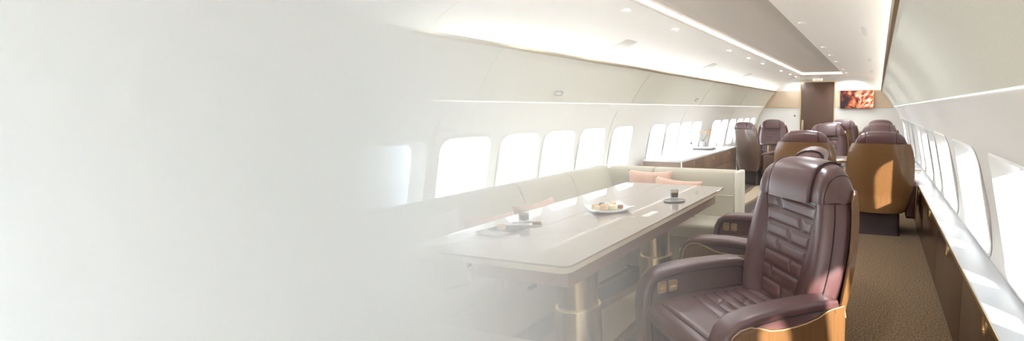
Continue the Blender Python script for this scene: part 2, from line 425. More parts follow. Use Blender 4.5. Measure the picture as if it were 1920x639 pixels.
# ------------------------------------------------------------------ far bulkhead
bk = rbox('wall_far', -3.1, .85, Y1, Y1+.1, 0, 2.2, 0, M['white_far']); struct(bk)
def bandx(z): return interp([(z, x) for x, z in binp], z)
def band(name, xa, xb):
    poly = []
    for z in (1.325, 1.45, 1.58, 1.72): poly.append((xa(z) if callable(xa) else xa, z))
    right = [(xb(z) if callable(xb) else xb, z) for z in (1.72, 1.58, 1.45, 1.325)]
    o = struct(prism(name, poly+right, 'y', Y1-.012, Y1, M['tan']))
    lowl, lowr = poly[0][0], right[-1][0]
    rbox('molding', lowl, lowr, Y1-.016, Y1-.012, 1.322, 1.334, 0, M['brass_trim'], o)
    rbox('molding', poly[-1][0], right[0][0], Y1-.016, Y1-.012, 1.711, 1.72, 0, M['brass_trim'], o)
band('trim_40', lambda z: bandx(z), -1.785)
band('trim_41', -.975, lambda z: XC2-bandx(z))
d = struct(rbox('door_1', -1.762, -.998, Y1-.03, Y1-.002, .0, 1.925, .004, M['door']))
bm = bmesh.new(); bm_box(bm, -1.785, -1.762, Y1-.04, Y1, 0, 1.945); bm_box(bm, -.998, -.975, Y1-.04, Y1, 0, 1.945); bm_box(bm, -1.762, -.998, Y1-.04, Y1, 1.925, 1.945)
from_bm('door_frame', bm, M['brass'], d)
rbox('door_handle', -1.735, -1.685, Y1-.065, Y1-.03, .74, 1.04, .008, M['brass'], d)
tv = thing('television', 'flat screen showing a red rock canyon on the far bulkhead, right of the dark door', 'television', (-.475, Y1-.05, 1.516))
rbox('bezel', -.373, .373, 0, .036, -.207, .207, .004, M['black'], tv)
rbox('screen', -.369, .369, -.004, 0, -.204, .204, 0, M['screen'], tv)
ex = thing('exit_sign', 'small white sign with red letters above the far door', 'sign', (-1.385, Y1-.03, 1.985))
rbox('sign_panel', -.115, .115, 0, .03, -.027, .027, .005, M['exit_panel'], ex)
tcu = bpy.data.curves.new('letters', 'FONT'); tcu.body = 'EXIT'; tcu.size = .052; tcu.align_x = 'CENTER'; tcu.align_y = 'CENTER'; tcu.extrude = .001; tcu.space_character = 1.35
tob = bpy.data.objects.new('t', tcu); COL.objects.link(tob)
dg = bpy.context.evaluated_depsgraph_get(); tme = bpy.data.meshes.new_from_object(tob.evaluated_get(dg)); bpy.data.objects.remove(tob)
tl = link('letters', tme, M['exit_red'], ex); tl.location = (0, -.002, 0); tl.rotation_euler = (PI/2, 0, 0)
gb = lathe('call_button', [(.012, 0), (.022, 0), (.022, .008), (.014, .014)], M['green'], None, 16)
gb.location = (-1.914, Y1, 1.134); gb.rotation_euler = (PI/2, 0, 0)
tag(gb, 'tiny green button on the white bulkhead left of the dark door', 'button')

# unseen rear bulkhead; its opening is added and sized to let light in
bm = bmesh.new(); bm_box(bm, -3.1, -1.62, Y0-.1, Y0, 0, 2.2); bm_box(bm, -.66, .85, Y0-.1, Y0, 0, 2.2)
struct(from_bm('wall_near', bm, M['white']))
# ------------------------------------------------------------------ ceiling fittings
def normal_frame(o, x, y, z, tilt): o.location = (x, y, z); o.rotation_euler = (0, tilt, 0)
nth = ['nearest', 'second', 'third', 'fourth', 'fifth', 'sixth', 'seventh', 'eighth']
def downlight(x, y, z, tilt, label, grp):
    t = thing('downlight', label, 'ceiling light', (x, y, z), 0, grp); t.rotation_euler = (0, tilt, 0)
    lathe('rim', [(.028, 0), (.040, 0), (.040, -.004), (.034, -.007), (.028, -.004)], M['white'], t, 24)
    lathe('lens', [(.0005, -.002), (.0285, -.002), (.0285, .004), (.0005, .004)], M['lamp'], t, 24)
for i, y in enumerate((4.5, 6.33, 7.3, 8.3, 10.0, 10.95, 11.7)):
    downlight(-.665, y, 2.055, -.08, '%s downlight from the camera, ceiling row right of the grey tray' % nth[i], 'downlights right of the ceiling tray')
for i, y in enumerate((3.49, 4.45, 6.25, 7.25, 8.2, 9.85, 10.9, 11.7)):
    downlight(-1.87, y, 2.042, .17, '%s downlight from the camera, ceiling row left of the grey tray' % nth[i], 'downlights left of the ceiling tray')
def bin_tilt(): return math.atan2(1.53-1.42, -2.53+2.60)
def reading(side, y, label):
    x, z = -2.592+.004, 1.432
    t = thing('reading_light', label, 'light', (x if side == 'L' else XC2-x, y, z), 0 if side == 'L' else PI)
    ring = rrect(-.055, .055, -.022, .022, .021, 6)
    R = Matrix.Rotation(-(PI/2-bin_tilt())-0, 4, 'Y')
    def pt(u, v, n):
        a = bin_tilt(); return (v*math.cos(a)+n*math.sin(a), u, v*math.sin(a)-n*math.cos(a))
    loft('rim', [[pt(u, v, -.004) for u, v in ring], [pt(u, v, .006) for u, v in ring], [pt(u*.86, v*.7, .006) for u, v in ring], [pt(u*.86, v*.7, .002) for u, v in ring]], M['steel'], t)
    loft('lens', [[pt(u*.86, v*.7, .0022) for u, v in ring], [pt(u*.8, v*.6, .004) for u, v in ring]], M['lamp'] if False else M['porcelain'], t)
reading('L', 3.62, 'oval flush reading light in the left overhead panel above the sofa')
reading('L', 7.0, 'oval flush reading light in the left overhead panel beyond the sideboard')
for i, y in enumerate((2.6, -1.0, -2.8)):           # the rows run on over and behind the camera
    downlight(-.665, y, 2.055, -.08, 'downlight out of frame %s, ceiling row right of the tray' % ('overhead', 'behind the camera', 'far behind the camera')[i], 'downlights right of the ceiling tray')
    downlight(-1.87, y, 2.042, .17, 'downlight out of frame %s, ceiling row left of the tray' % ('overhead', 'behind the camera', 'far behind the camera')[i], 'downlights left of the ceiling tray')
# square loudspeaker grilles in the ceiling slope on the left, slots on the right
def grille(x, y, z, tilt, wx, wy, label, grp):
    g = rbox('speaker_grille', -wx/2, wx/2, -wy/2, wy/2, -.003, .003, .002, M['grille'])
    g.location = (x, y, z); g.rotation_euler = (0, tilt, 0); tag(g, label, 'speaker grille', grp)
for i, y in enumerate((4.35, 6.9, 9.0)):
    grille(-2.345, y, 1.910, -.43, .2, .22, '%s square grille in the sloping white ceiling above the left overhead panel' % nth[i], 'ceiling grilles on the left')
for i, y in enumerate((4.6, 7.2, 9.6)):
    grille(-.14, y, 1.968, .33, .05, .5, '%s slim grille slot in the sloping white ceiling by the right bronze trim' % nth[i], 'ceiling slots on the right')
lt = thing('latch', 'small grey latch set in the right overhead panel', 'latch', (XC2+2.545, 5.6, 1.507), 0)
tube('latch_ring', [(.0, -.03, .0), (-.02, -.025, .02), (-.028, 0, .032), (-.02, .025, .022), (0, .03, 0)], .004, M['steel'], lt)

# ------------------------------------------------------------------ right side ledge + cabinets
wt = tag(rbox('ledge_worktop', .434, .598, Y0, Y1-.01, .475, .5, .003, M['stone_ledge']), 'long white marble ledge under the right-hand windows', 'worktop')
rbox('edge_trim', .429, .4345, Y0, Y1-.01, .476, .499, .002, M['brass_trim'], wt)
ys = [-4.45, -3.0, -1.85, -.71, .44, 1.58, 2.73, 3.87, 5.02, 6.17, 7.32, 8.47, 9.62, 10.8, 11.98]
where = ['at the rear end behind the camera', 'well behind the camera', 'just behind the camera', 'beside the camera', 'next to the camera', 'nearest the front of the picture', 'second along the aisle', 'third along the aisle, short of the veneered seat',
         'beside the veneered seat', 'beyond the first veneered seat', 'beside the middle row of seats', 'past the middle row', 'near the last seat', 'against the far bulkhead']
for i, (a, b) in enumerate(zip(ys, ys[1:])):
    c = thing('side_cabinet', 'low brown cabinet under the right ledge, %s' % where[i], 'cabinet', (.444, a, 0), 0, 'low cabinets under the right ledge')
    rbox('body', .012, .155, .001, b-a-.001, 0, .474, .001, M['veneer_dark'], c)
    dr = rbox('door', .0, .012, .003, b-a-.003, .012, .472, .002, M['veneer_dark'], c)
    p = thing('door_pull', '', '', (0, 0, 0)); bpy.data.objects.remove(p)
    yy = .57
    poly = rrect(yy-.032, yy+.032, .392, .464, .006, 3); inn = rrect(yy-.020, yy+.020, .402, .454, .005, 3)
    loft('pull', [[(.001, u, v) for u, v in poly], [(-.006, u, v) for u, v in poly], [(-.006, u, v) for u, v in inn], [(-.001, u, v) for u, v in inn]], M['brass'], dr)
for i, y in enumerate((6.9, 7.95)):
    h = thing('cup_holder', 'round brass cup holder in the right marble ledge, %s' % ('nearer one' if i == 0 else 'farther one'), 'cup holder', (.52, y, .5), 0, 'brass cup holders in the ledge')
    lathe('rim', [(.036, 0), (.044, 0), (.044, .012), (.036, .012), (.034, .003)], M['brass'], h, 24)

# left ledge behind the sofa
struct(rbox('trim_42', -2.94, -2.46, Y0, 5.6, .50, .545, .003, M['white']))

# ------------------------------------------------------------------ lounge chair
def quilt_segments(v0, v1, rows, slant):
    segs = []; n = rows
    for i in range(n+1):
        t = v0 + (v1-v0)*i/n; segs.append(((-1, t+slant), (1, t-slant)))
    brk = [.25, -.45, .45, -.3, .1, .5, -.5, .2, -.2, .4]
    for i in range(n):
        ta = v0+(v1-v0)*i/n; tb = v0+(v1-v0)*(i+1)/n; u = brk[i % len(brk)]
        segs.append(((u+.10, ta+slant*-u), (u-.10, tb+slant*-u)))
    return segs
def quilt(name, P, segs, size, mat, parent, nu=44, nv=88, depth=.006, wd=.010, crown=.006):
    """P(u,v)->(point, normal); u in -1..1, v in 0..1; segs in the same; size=(width,height) metres"""
    W, Hh = size
    S = [((a[0]*W/2, a[1]*Hh), (b[0]*W/2, b[1]*Hh)) for a, b in segs]
    def dist(x, y):
        m = 9
        for (ax, ay), (bx, by) in S:
            dx, dy = bx-ax, by-ay; L2 = dx*dx+dy*dy
            t = max(0, min(1, ((x-ax)*dx+(y-ay)*dy)/L2)) if L2 else 0
            m = min(m, math.hypot(x-ax-t*dx, y-ay-t*dy))
        return m
    bm = bmesh.new(); V = []
    for j in range(nv+1):
        row = []
        for i in range(nu+1):
            u = -1+2*i/nu; v = j/nv
            p, n = P(u, v); dd = dist(u*W/2, v*Hh)
            h = crown - depth*math.exp(-(dd/wd)**2)
            e = min((1-abs(u))*W/2, v*Hh, (1-v)*Hh)
            if e < .012: h = -.004+(h+.004)*math.sqrt(max(0, 1-(1-e/.012)**2))
            row.append(bm.verts.new(p+n*h))
        V.append(row)
    for a, b in zip(V, V[1:]):
        for i in range(nu): bm.faces.new((a[i], a[i+1], b[i+1], b[i]))
    o = from_bm(name, bm, mat, parent, smooth=True)
    bm = bmesh.new()
    for a, b in segs:
        pts = []
        k = 8
        for q in range(k+1):
            u = a[0]+(b[0]-a[0])*q/k; v = min(1, max(0, a[1]+(b[1]-a[1])*q/k))
            if abs(u) > .985: u = .985*(1 if u > 0 else -1)
            p, n = P(u, v); pts.append(p+n*(crown-depth+.0004))
        bm_tube(bm, pts, .0016, 5)
    from_bm('seam_shade', bm, M['seam'], o, angle=60)  # dark seam lines, groove shade put into their colour
    return o

WB = [(.38, .235), (.45, .258), (.55, .278), (.65, .286), (.76, .280), (.86, .266), (.95, .240)]     # half width of leather back
WS = [(.25, .225), (.29, .262), (.36, .280), (.5, .308), (.62, .316), (.75, .314), (.85, .302), (.92, .284), (.975, .264)]
OUT = [(.128, 1.080), (.170, 1.069), (.203, 1.043), (.225, 1.008), (.239, .978), (.254, .942)]   # shoulder of the headrest: half width -> height
RC = .21
def yc(z): return .128 + RC*(z-.42)
def make_chair(name, label, cat):
    t = thing(name, label, cat)
    L, LD, V, SM = M['leather'], M['leather_dark'], M['veneer'], M['seam']
    # plinth
    loft('base', [[(x*s, y*s+.0, z) for x, y in rrect(-.215, .215, -.25, .215, .03, 4)] for z, s in ((0, 1), (.012, 1), (.02, .98), (.27, .93))], LD, t)
    # seat
    prism('seat_frame', [(-.31, .26), (.21, .26), (.21, .36), (-.33, .36)], 'x', -.255, .255, LD, t, .01, 2)
    prof = [(-.30, .325), (-.345, .345), (-.362, .38), (-.358, .415), (-.335, .438), (-.30, .447), (-.15, .445), (.05, .437), (.19, .43), (.20, .40), (.20, .33)]
    prism('seat_cushion', prof, 'x', -.262, .262, L, t, .022, 4, 60)
    def Ps(u, v):
        y = -.315+.47*v
        z = interp([(-.335, .440), (-.30, .447), (-.15, .445), (.05, .437), (.19, .43)], y)
        return Vector((u*.205, y, z+.001)), Vector((0, .0, 1))
    segs = quilt_segments(.30, .98, 6, .03) + [((-1, 0.0), (1, 0.0)), ((-1, 0), (-1, 1)), ((1, 0), (1, 1))]
    quilt('seat_panel', Ps, segs, (.41, .47), L, t, 40, 60)
    # back: leather body
    rings = []
    for i in range(23):
        z = .385 + (.940-.385)*i/22; w = sint(WB, z); c = yc(z)
        ring = []
        for q in range(25):                              # front contour
            s = -1+2*q/24; a = abs(s)
            b = -.034*math.exp(-((a-.76)/.17)**2) + (.05*((a-.8)/.2)**2 if a > .8 else 0)
            ring.append((s*w, c+b, z+.0))
        ring += [(w*1.015, c+.074, z), (w*.95, c+.09, z), (-w*.95, c+.09, z), (-w*1.015, c+.074, z)]
        rings.append(ring)
    loft('backrest', rings, L, t, angle=70)
    # quilted middle of the back
    def Pb(u, v):
        z = .435+.475*v; hw = .105+.062*v
        c = yc(z); b = -.034*math.exp(-((abs(u)*hw/sint(WB, z)-.76)/.17)**2)
        return Vector((u*hw, c+b+.002, z)), Vector((0, -1, -RC)).normalized()
    segs = quilt_segments(.03, .99, 7, .022) + [((-1, 0), (-1, 1)), ((1, 0), (1, 1))]
    quilt('back_panel', Pb, segs, (.29, .49), L, t, 44, 96, .006, .010, .007)
    # piping along the bolsters
    for s in (-1, 1):
        pts = []
        for i in range(16):
            z = .45+.475*i/15; w = sint(WB, z); a = .93; b = -.034*math.exp(-((a-.76)/.17)**2)+.05*((a-.8)/.2)**2
            pts.append((s*a*w, yc(z)+b-.0015, z))
        tube('piping', pts, .0028, SM, t, 6)
        tube('piping', [(s*sint(WB, z)*1.012, yc(z)+.066, z) for z in [.40+.54*i/15 for i in range(16)]], .0032, SM, t, 6)
    # headrest: middle pillow and two wings
    def hp(zt, zb, yf, th, x, k=1.0, zr=None):
        """closed profile of the headrest at x"""
        out = []
        h = zt-zb
        r = min(.05, h*.45)
        pts = []
        for q in range(5): pts.append((yf+.006*math.sin(q/4*PI)*-1, zb+ (h-r)*q/4))
        for q in range(1, 9):
            a = PI - PI*q/8; pts.append((yf+th/2+th/2*math.cos(a), zt-r+r*math.sin(a)))
        zr = zb if zr is None else min(zr, zt-r-.002)
        for q in range(1, 4): pts.append((yf+th, zr+(zt-r-zr)*(1-q/3)))
        cy_, cz_ = yf+th/2, zb+h/2
        for y, z in pts:
            y = cy_+(y-cy_)*k; z = cz_+(z-cz_)*k
            out.append((x, y+yc(z)-.0, z))
        return out
    xs = [-.138, -.134, -.12, -.06, 0, .06, .12, .134, .138]; ks = [.90, .965, .99, 1, 1, 1, .99, .965, .90]
    hd = loft('headrest', [hp(1.097-.010*(x/.138)**2, .912, -.046, .165, x, k) for x, k in zip(xs, ks)], L, t, angle=60)
    wings = {}
    def wing_y(x, f):
        q = x/sint(WB, .93); b = -.034*math.exp(-((q-.76)/.17)**2)+(.05*((q-.8)/.2)**2 if q > .8 else 0)
        return min(b-.007, -.036+.085*f**2.2)
    for s in (-1, 1):
        xx = [.128+.128*(1-(1-i/14)**1.6) for i in range(15)]
        rr = []
        for i, x in enumerate(xx):
            f = (x-.128)/.130
            zt = sint(OUT, x); zb_ = .918; yf = wing_y(x, f)
            rr.append(hp(max(zt, zb_+.02), zb_, yf, .112-.013*f-yf, s*x, 1 if i < 14 else .9, .966))
        wings[s] = loft('headrest_wing', rr, L, t, angle=70)
    for s in (-1, 1):
        tube('piping', hp(1.0855, .914, -.040, .152, s*.1365, 1.0), .0035, SM, hd, 6)
        f = .62; x = .128+.130*f; zt = sint(OUT, x)
        tube('piping', hp(zt, .918, wing_y(x, f), .112-.013*f-wing_y(x, f), s*x, 1.0)[:13], .002, SM, wings[s], 6)
    # seam below the headrest
    w = sint(WB, .925)
    pts = []
    for q in range(25):
        s = -1+2*q/24; a = abs(s); b = -.034*math.exp(-((a-.76)/.17)**2)+(.05*((a-.8)/.2)**2 if a > .8 else 0)
        pts.append((s*w*1.005, yc(.922)+b-.002, .922))
    tube('piping', [(-w*1.01, yc(.922)+.066, .922)]+pts+[(w*1.01, yc(.922)+.066, .922)], .003, SM, t)
    # veneered shell behind
    rings = []
    for i in range(28):
        z = .25+(.972-.25)*i/27; w = sint(WS, z); c = yc(max(z, .42))*.85+.15*yc(.6)
        back = []
        for q in range(21):
            s = 1-2*q/20; a = abs(s)
            back.append((s*w, c+.095+.065*(1-a**3.2), z))
        fr = .064+.030*max(0, (z-.915)/.057)**2
        front = [(-w*.995, c+fr, z), (-w*.965, c+fr-.002, z), (-w*.90, c+.085, z), (w*.90, c+.085, z), (w*.965, c+fr-.002, z), (w*.995, c+fr, z)]
        rings.append(back+front)
    loft('back_shell', rings, V, t, angle=60)
    # arms
    top = [(-.372, .22), (-.378, .34), (-.378, .44), (-.368, .50), (-.345, .548), (-.30, .578), (-.22, .588), (-.1, .588), (.02, .580), (.11, .570), (.155, .558), (.17, .53)]
    for s in (-1, 1):
        xin, xout = s*.264, s*.340
        core = [(-.36, .20)]+[(y+.016, z-.022) for y, z in top[1:-1]]+[(.16, .22), (.13, .18), (-.33, .18)]
        arm = prism('armrest', core, 'x', min(xin, xout), max(xin, xout), L, t, .008, 2, 50)
        # padded cap swept over the arm
        rings = []
        for i, (y, z) in enumerate(top):
            a = Vector(top[max(i-1, 0)]); b = Vector(top[min(i+1, len(top)-1)]); tn = (b-a).normalized(); nn = Vector((-tn.y, tn.x))
            sec = rrect(-.050, .050, -.042, .0, .015, 4)
            k = .8 if i in (0, len(top)-1) else 1
            rings.append([(s*.303+u*k, y+nn.x*v, z+nn.y*v) for u, v in sec])
        loft('arm_pad', rings, L, arm, angle=60)
        for sx in (-1, 1):
            pts = []
            for i, (y, z) in enumerate(top):
                a = Vector(top[max(i-1, 0)]); b = Vector(top[min(i+1, len(top)-1)]); tn = (b-a).normalized(); nn = Vector((-tn.y, tn.x))
                pts.append((s*.303+sx*.0485, y-nn.x*.038, z-nn.y*.038))
            tube('piping', pts, .0022, SM, arm, 6)
        # veneer panel with its wavy top edge
        wave = [(-.352, .30), (-.352, .45), (-.345, .50), (-.325, .535), (-.295, .551), (-.255, .552), (-.215, .538), (-.17, .517), (-.12, .507), (-.05, .503), (.0, .505), (.05, .512), (.08, .522), (.105, .530), (.18, .531), (.192, .48), (.19, .30), (.17, .19), (.13, .165), (-.30, .165), (-.34, .20)]
        pan = prism('arm_panel', wave, 'x', min(s*.340, s*.353), max(s*.340, s*.353), V, t, .003, 2, 40)
        edge = [(s*.353, y, z) for y, z in wave[1:16]]
        tube('edge_strip', edge, .0022, M['veneer_edge'], pan, 6)
    # two brass switches on the inner face of one arm, a small plate on the front of the other
    for y in (-.285, -.232):
        ring = rrect(y-.0215, y+.0215, .472, .526, .009, 4); inn = rrect(y-.015, y+.015, .479, .519, .006, 4)
        sw = loft('switch', [[(-.264, u, v) for u, v in ring], [(-.257, u, v) for u, v in ring], [(-.257, u, v) for u, v in inn], [(-.2615, u, v) for u, v in inn]], M['brass'], t)
        prism('rocker', [(-.2625, .481), (-.253, .484), (-.2525, .494), (-.258, .499), (-.2525, .504), (-.253, .514), (-.2625, .517)], 'y', y-.0135, y+.0135, M['brass'], sw)
    rbox('brass_plate', .285, .322, -.3835, -.377, .43, .50, .003, M['brass'], t)
    for o in t.children_recursive: o.data.transform(Matrix.Diagonal((1.05, 1.05, .985, 1)))
    return t
CH = 'lounge_chair'
f0 = make_chair(CH, 'brown leather lounge chair nearest the camera, turned towards the dining table', 'chair')
f0.location = (-.505, 2.04, 0); f0.rotation_euler = (0, 0, math.radians(-40))
G = 'brown leather lounge chairs'
f0['group'] = G
R = math.radians
chairs = [
 ((-.67, 2.93), -90, 'brown leather lounge chair directly behind the front chair, facing the long table side on'),
 ((.035, 5.52), 180, 'lounge chair with its oak veneer back to us, beside the right cabinets'),
 ((-.715, 5.50), 180, 'lounge chair with its oak veneer back to us, just beyond the front chair headrest'),
 ((-.735, 7.50), 0, 'lounge chair facing us across the small wooden table in the middle'),
 ((-.71, 8.85), 180, 'veneer-backed lounge chair standing back to back behind the chair at the small table'),
 ((-.695, 10.55), 0, 'lounge chair facing us in front of the far door and screen'),
 ((.025, 7.50), 0, 'lounge chair facing us, its headrest showing just over the right veneer-backed seat'),
 ((.04, 8.85), 180, 'lounge chair by the right windows, second headrest over the right veneer-backed seat'),
 ((.055, 10.55), 0, 'farthest lounge chair by the right windows, below the screen'),
 ((-1.97, 8.45), 143, 'lounge chair with its shade-toned veneer back to us beyond the white-topped sideboard'),
 ((-2.08, 10.15), 8, 'lounge chair facing us on the left, in front of the white bulkhead'),
]
for (x, y), rz, lab in chairs:
    c = dup(f0, (x, y, 0), R(rz), lab, G)
    if rz == 143:                                        # same veneer on this seat, with shade put into its darker colour
        for ch in c.children:
            if ch.name.startswith(('back_shell', 'arm_panel')): ch.data = ch.data.copy(); ch.data.materials[0] = M['veneer_shaded']

# small tables among the seats
st = thing('seat_table', 'small wooden table between the facing chairs in the middle', 'table', (-.62, 6.62, 0))
rbox('tabletop', -.36, .38, -.33, .33, .63, .66, .006, M['veneer'], st)
rbox('edge_trim', -.362, .382, -.333, -.330, .632, .642, 0, M['brass'], st)
rbox('leg', .24, .29, -.24, -.18, 0, .63, .01, M['table_cream'], st)
rbox('leg', -.30, -.25, -.24, -.18, 0, .63, .01, M['table_cream'], st)
s2 = thing('side_table', 'little brown side table in front of the far left chair', 'table', (-1.93, 9.15, 0))
lathe('tabletop', [(.01, .63), (.17, .63), (.175, .64), (.175, .652), (.17, .66), (.01, .66)], M['veneer_dark'], s2, 32)
lathe('leg', [(.14, 0), (.14, .015), (.03, .03), (.03, .63), (.01, .63)], M['brass'], s2, 24)

# ------------------------------------------------------------------ dining table
TX0, TX1, TY0, TY1 = -1.85, -1.05, 1.485, 3.435
SX = -1.535
dt = thing('dining_table', 'long glossy taupe table on two metal columns beside the sofa', 'table', ((TX0+TX1)/2, (TY0+TY1)/2, 0))
ox, oy = -(TX0+TX1)/2, -(TY0+TY1)/2
def leaf(name, x0, x1, left):
    r = .035
    poly = []
    for (px, py, rr, a) in ((x1, TY1, r if not left else .002, 0), (x0, TY1, r if left else .002, 90), (x0, TY0, r if left else .002, 180), (x1, TY0, r if not left else .002, 270)):
        sx = 1 if px == x1 else -1; sy = 1 if py == TY1 else -1
        for k in range(7):
            t = math.radians(a+90*k/6); poly.append((px-sx*rr+rr*math.cos(t)+ox, py-sy*rr+rr*math.sin(t)+oy))
    cx_, cy_ = sum(p[0] for p in poly)/len(poly), sum(p[1] for p in poly)/len(poly)
    def sc(d): return [(cx_+(x-cx_)*(1-d/ (x1-x0)*2), cy_+(y-cy_)*(1-d/(TY1-TY0)*2)) for x, y in poly]
    top = loft(name, [[(x, y, z) for x, y in p] for p, z in ((poly, .722), (poly, .7285), (sc(.0015), .730))], M['table'], dt, angle=30)
    loft('leaf_edge', [[(x, y, z) for x, y in p] for p, z in ((sc(.012), .695), (sc(.004), .699), (sc(.002), .722))], M['table_cream'], top, angle=30)
leaf('table_leaf', TX0, SX-.0012, True); leaf('table_leaf', SX+.0012, TX1, False)
rbox('apron', -1.53+ox, -1.085+ox, 1.535+oy, 3.32+oy, .625, .697, .006, M['table_wood'], dt)
for y in (2.07, 3.0):
    lg = lathe('leg', [(.02, .30), (.099, .30), (.099, .625), (.02, .625)], M['champagne'], dt, 48, c=(-1.41+ox, y+oy))
    lathe('sleeve', [(.099, .0), (.15, 0), (.15, .010), (.118, .018), (.1145, .03), (.1145, .312), (.1125, .316), (.1005, .316), (.0995, .30)], M['champagne'], lg, 48, c=(-1.41+ox, y+oy), cap=False)
rbox('inlay', -1.185+ox, -1.145+ox, 2.34+oy, 2.48+oy, .7302, .7306, 0, M['porcelain'], dt)

# ------------------------------------------------------------------ sofa
sf = thing('corner_sofa', 'long beige corner sofa along the left windows and across behind the table', 'sofa', (-2.1, 2.4, 0))
X_, Y_ = 2.1, -2.4
def sb(name, x0, x1, y0, y1, z0, z1, r, mat=M['sofa'], parent=sf, seg=4):
    return rbox(name, x0+X_, x1+X_, y0+Y_, y1+Y_, z0, z1, r, mat, parent, seg)
sb('base', -2.40, -1.90, .90, 3.90, .03, .32, .006); sb('base', -1.899, -1.08, 3.50, 3.90, .03, .32, .006)
sb('base', -1.899, -1.15, .90, 1.44, .03, .32, .006)
sb('plinth', -2.38, -1.95, .95, 3.88, 0, .032, 0, M['leather_dark']); sb('plinth', -1.95, -1.10, 3.56, 3.88, 0, .032, 0, M['leather_dark'])
sb('plinth', -1.95, -1.2, .95, 1.38, 0, .032, 0, M['leather_dark'])
for a, b in ((1.505, 2.08), (2.084, 2.68), (2.684, 3.44)): sb('seat_cushion', -2.22, -1.865, a, b, .315, .425, .028)
for a, b in ((-2.22, -1.68), (-1.676, -1.078)): sb('seat_cushion', a, b, 3.445, 3.83, .315, .425, .028)
sb('seat_cushion', -2.22, -1.13, .93, 1.50, .315, .425, .028)
def back_y(y0, y1):                                     # left run, leaning back
    prof = [(-2.13, .40), (-2.18, .56), (-2.225, .72), (-2.245, .775), (-2.27, .797), (-2.31, .803), (-2.36, .80), (-2.39, .785), (-2.40, .75), (-2.40, .30), (-2.13, .30)]
    return prism('back_cushion', [(x+X_, z) for x, z in prof], 'y', y0+Y_, y1+Y_, M['sofa'], sf, .018, 4, 50)
for a, b in ((.90, 1.36), (1.364, 2.02), (2.024, 2.678), (2.682, 3.27), (3.274, 3.86)): back_y(a, b)
def back_x(x0, x1):
    prof = [(3.79, .40), (3.80, .56), (3.805, .72), (3.815, .775), (3.835, .797), (3.87, .803), (3.91, .80), (3.94, .785), (3.95, .75), (3.95, .06), (3.79, .06)]
    return prism('back_cushion', [(y+Y_, z) for y, z in prof], 'x', x0+X_, x1+X_, M['sofa'], sf, .014, 4, 50)
back_x(-2.24, -1.815); back_x(-1.811, -1.085)
sb('end_panel', -1.083, -1.035, 3.795, 3.965, .0, .798, .012, M['sofa_piping'])
bm = bmesh.new(); bm_tube(bm, [(-1.80+X_, 3.797+Y_, .60), (-1.09+X_, 3.797+Y_, .60)], .003, 6); from_bm('piping', bm, M['sofa_piping'], sf, angle=60)
sb('vent', -1.8985, -1.894, 2.29, 2.37, .245, .275, .002, M['leather_dark'])

# throw pillows
def pillow(name, w, h, d, mat, label, loc, rot, group):
    n = 22; bm = bmesh.new()
    def surf(s):
        g = []
        for j in range(n+1):
            row = []
            for i in range(n+1):
                u, v = -1+2*i/n, -1+2*j/n
                pin = 1-.10*(1-v*v)*abs(u)**2 ; pin2 = 1-.12*(1-u*u)*abs(v)**2
                k = (max(0, 1-u**4)*max(0, 1-v**4))**.55
                wr = .004*math.sin(9*u+4*v)*(1-u*u)
                row.append((u*w/2*pin, s*(d/2*k+wr*k), v*h/2*pin2))
            g.append(row)
        return g
    fr = [[bm.verts.new(p) for p in r] for r in surf(-1)]
    bk_ = surf(1); B = []
    for j in range(n+1):
        B.append([fr[j][i] if i in (0, n) or j in (0, n) else bm.verts.new(bk_[j][i]) for i in range(n+1)])
    for j in range(n):
        for i in range(n):
            bm.faces.new((fr[j][i], fr[j][i+1], fr[j+1][i+1], fr[j+1][i])); bm.faces.new((B[j][i], B[j+1][i], B[j+1][i+1], B[j][i+1]))
    o = from_bm(name, bm, mat, None, smooth=True); o.location = loc; o.rotation_euler = rot
    return tag(o, label, 'pillow', group)
PG = 'throw pillows on the sofa'
pillow('throw_pillow', .40, .34, .13, M['peach'], 'peach throw pillow with raised corners against the back of the far sofa wing', (-1.80, 3.715, .625), (-.22, .0, .05), PG)
pillow('throw_pillow', .42, .30, .12, M['peach'], 'orange-peach throw pillow lying lower in front, right of the other on the far sofa wing', (-1.52, 3.60, .605), (-.40, .06, -.06), PG)
pillow('throw_pillow', .38, .30, .12, M['peach'], 'peach throw pillow on the left sofa run behind the espresso glass', (-2.055, 2.62, .565), (-.28, 0, R(88)), PG)
pillow('throw_pillow', .36, .30, .12, M['peach'], 'faint peach throw pillow on the left sofa run behind the folded napkin', (-2.055, 2.22, .562), (-.30, .1, R(84)), PG)
pillow('throw_pillow', .44, .40, .14, M['ivory'], 'ivory throw pillow on the near left seat, seen under the table end', (-2.06, 1.74, .60), (-.3, 0, R(70)), PG)

# ------------------------------------------------------------------ things on the dining table
TZ = .7301
pl = thing('square_plate', 'white square plate with upturned corners in the middle of the table', 'plate', (-1.425, 2.42, TZ), R(-38))
bm = bmesh.new(); n = 16; top_, bot_ = [], []
for j in range(n+1):
    ra, rb = [], []
    for i in range(n+1):
        u, v = -1+2*i/n, -1+2*j/n
        z = .008+.017*(u*u*v*v)**.9+.005*max(u*u, v*v)**2
        ra.append(bm.verts.new((u*.108, v*.108, z+.005))); rb.append(bm.verts.new((u*.104, v*.104, max(0, z-.008))))
    top_.append(ra); bot_.append(rb)
for j in range(n):
    for i in range(n):
        bm.faces.new((top_[j][i], top_[j][i+1], top_[j+1][i+1], top_[j+1][i])); bm.faces.new((bot_[j][i], bot_[j+1][i], bot_[j+1][i+1], bot_[j][i+1]))
for i in range(n):
    bm.faces.new((bot_[0][i], bot_[0][i+1], top_[0][i+1], top_[0][i])); bm.faces.new((top_[n][i], top_[n][i+1], bot_[n][i+1], bot_[n][i]))
    bm.faces.new((top_[i][0], top_[i+1][0], bot_[i+1][0], bot_[i][0])); bm.faces.new((bot_[i][n], bot_[i+1][n], top_[i+1][n], top_[i][n]))
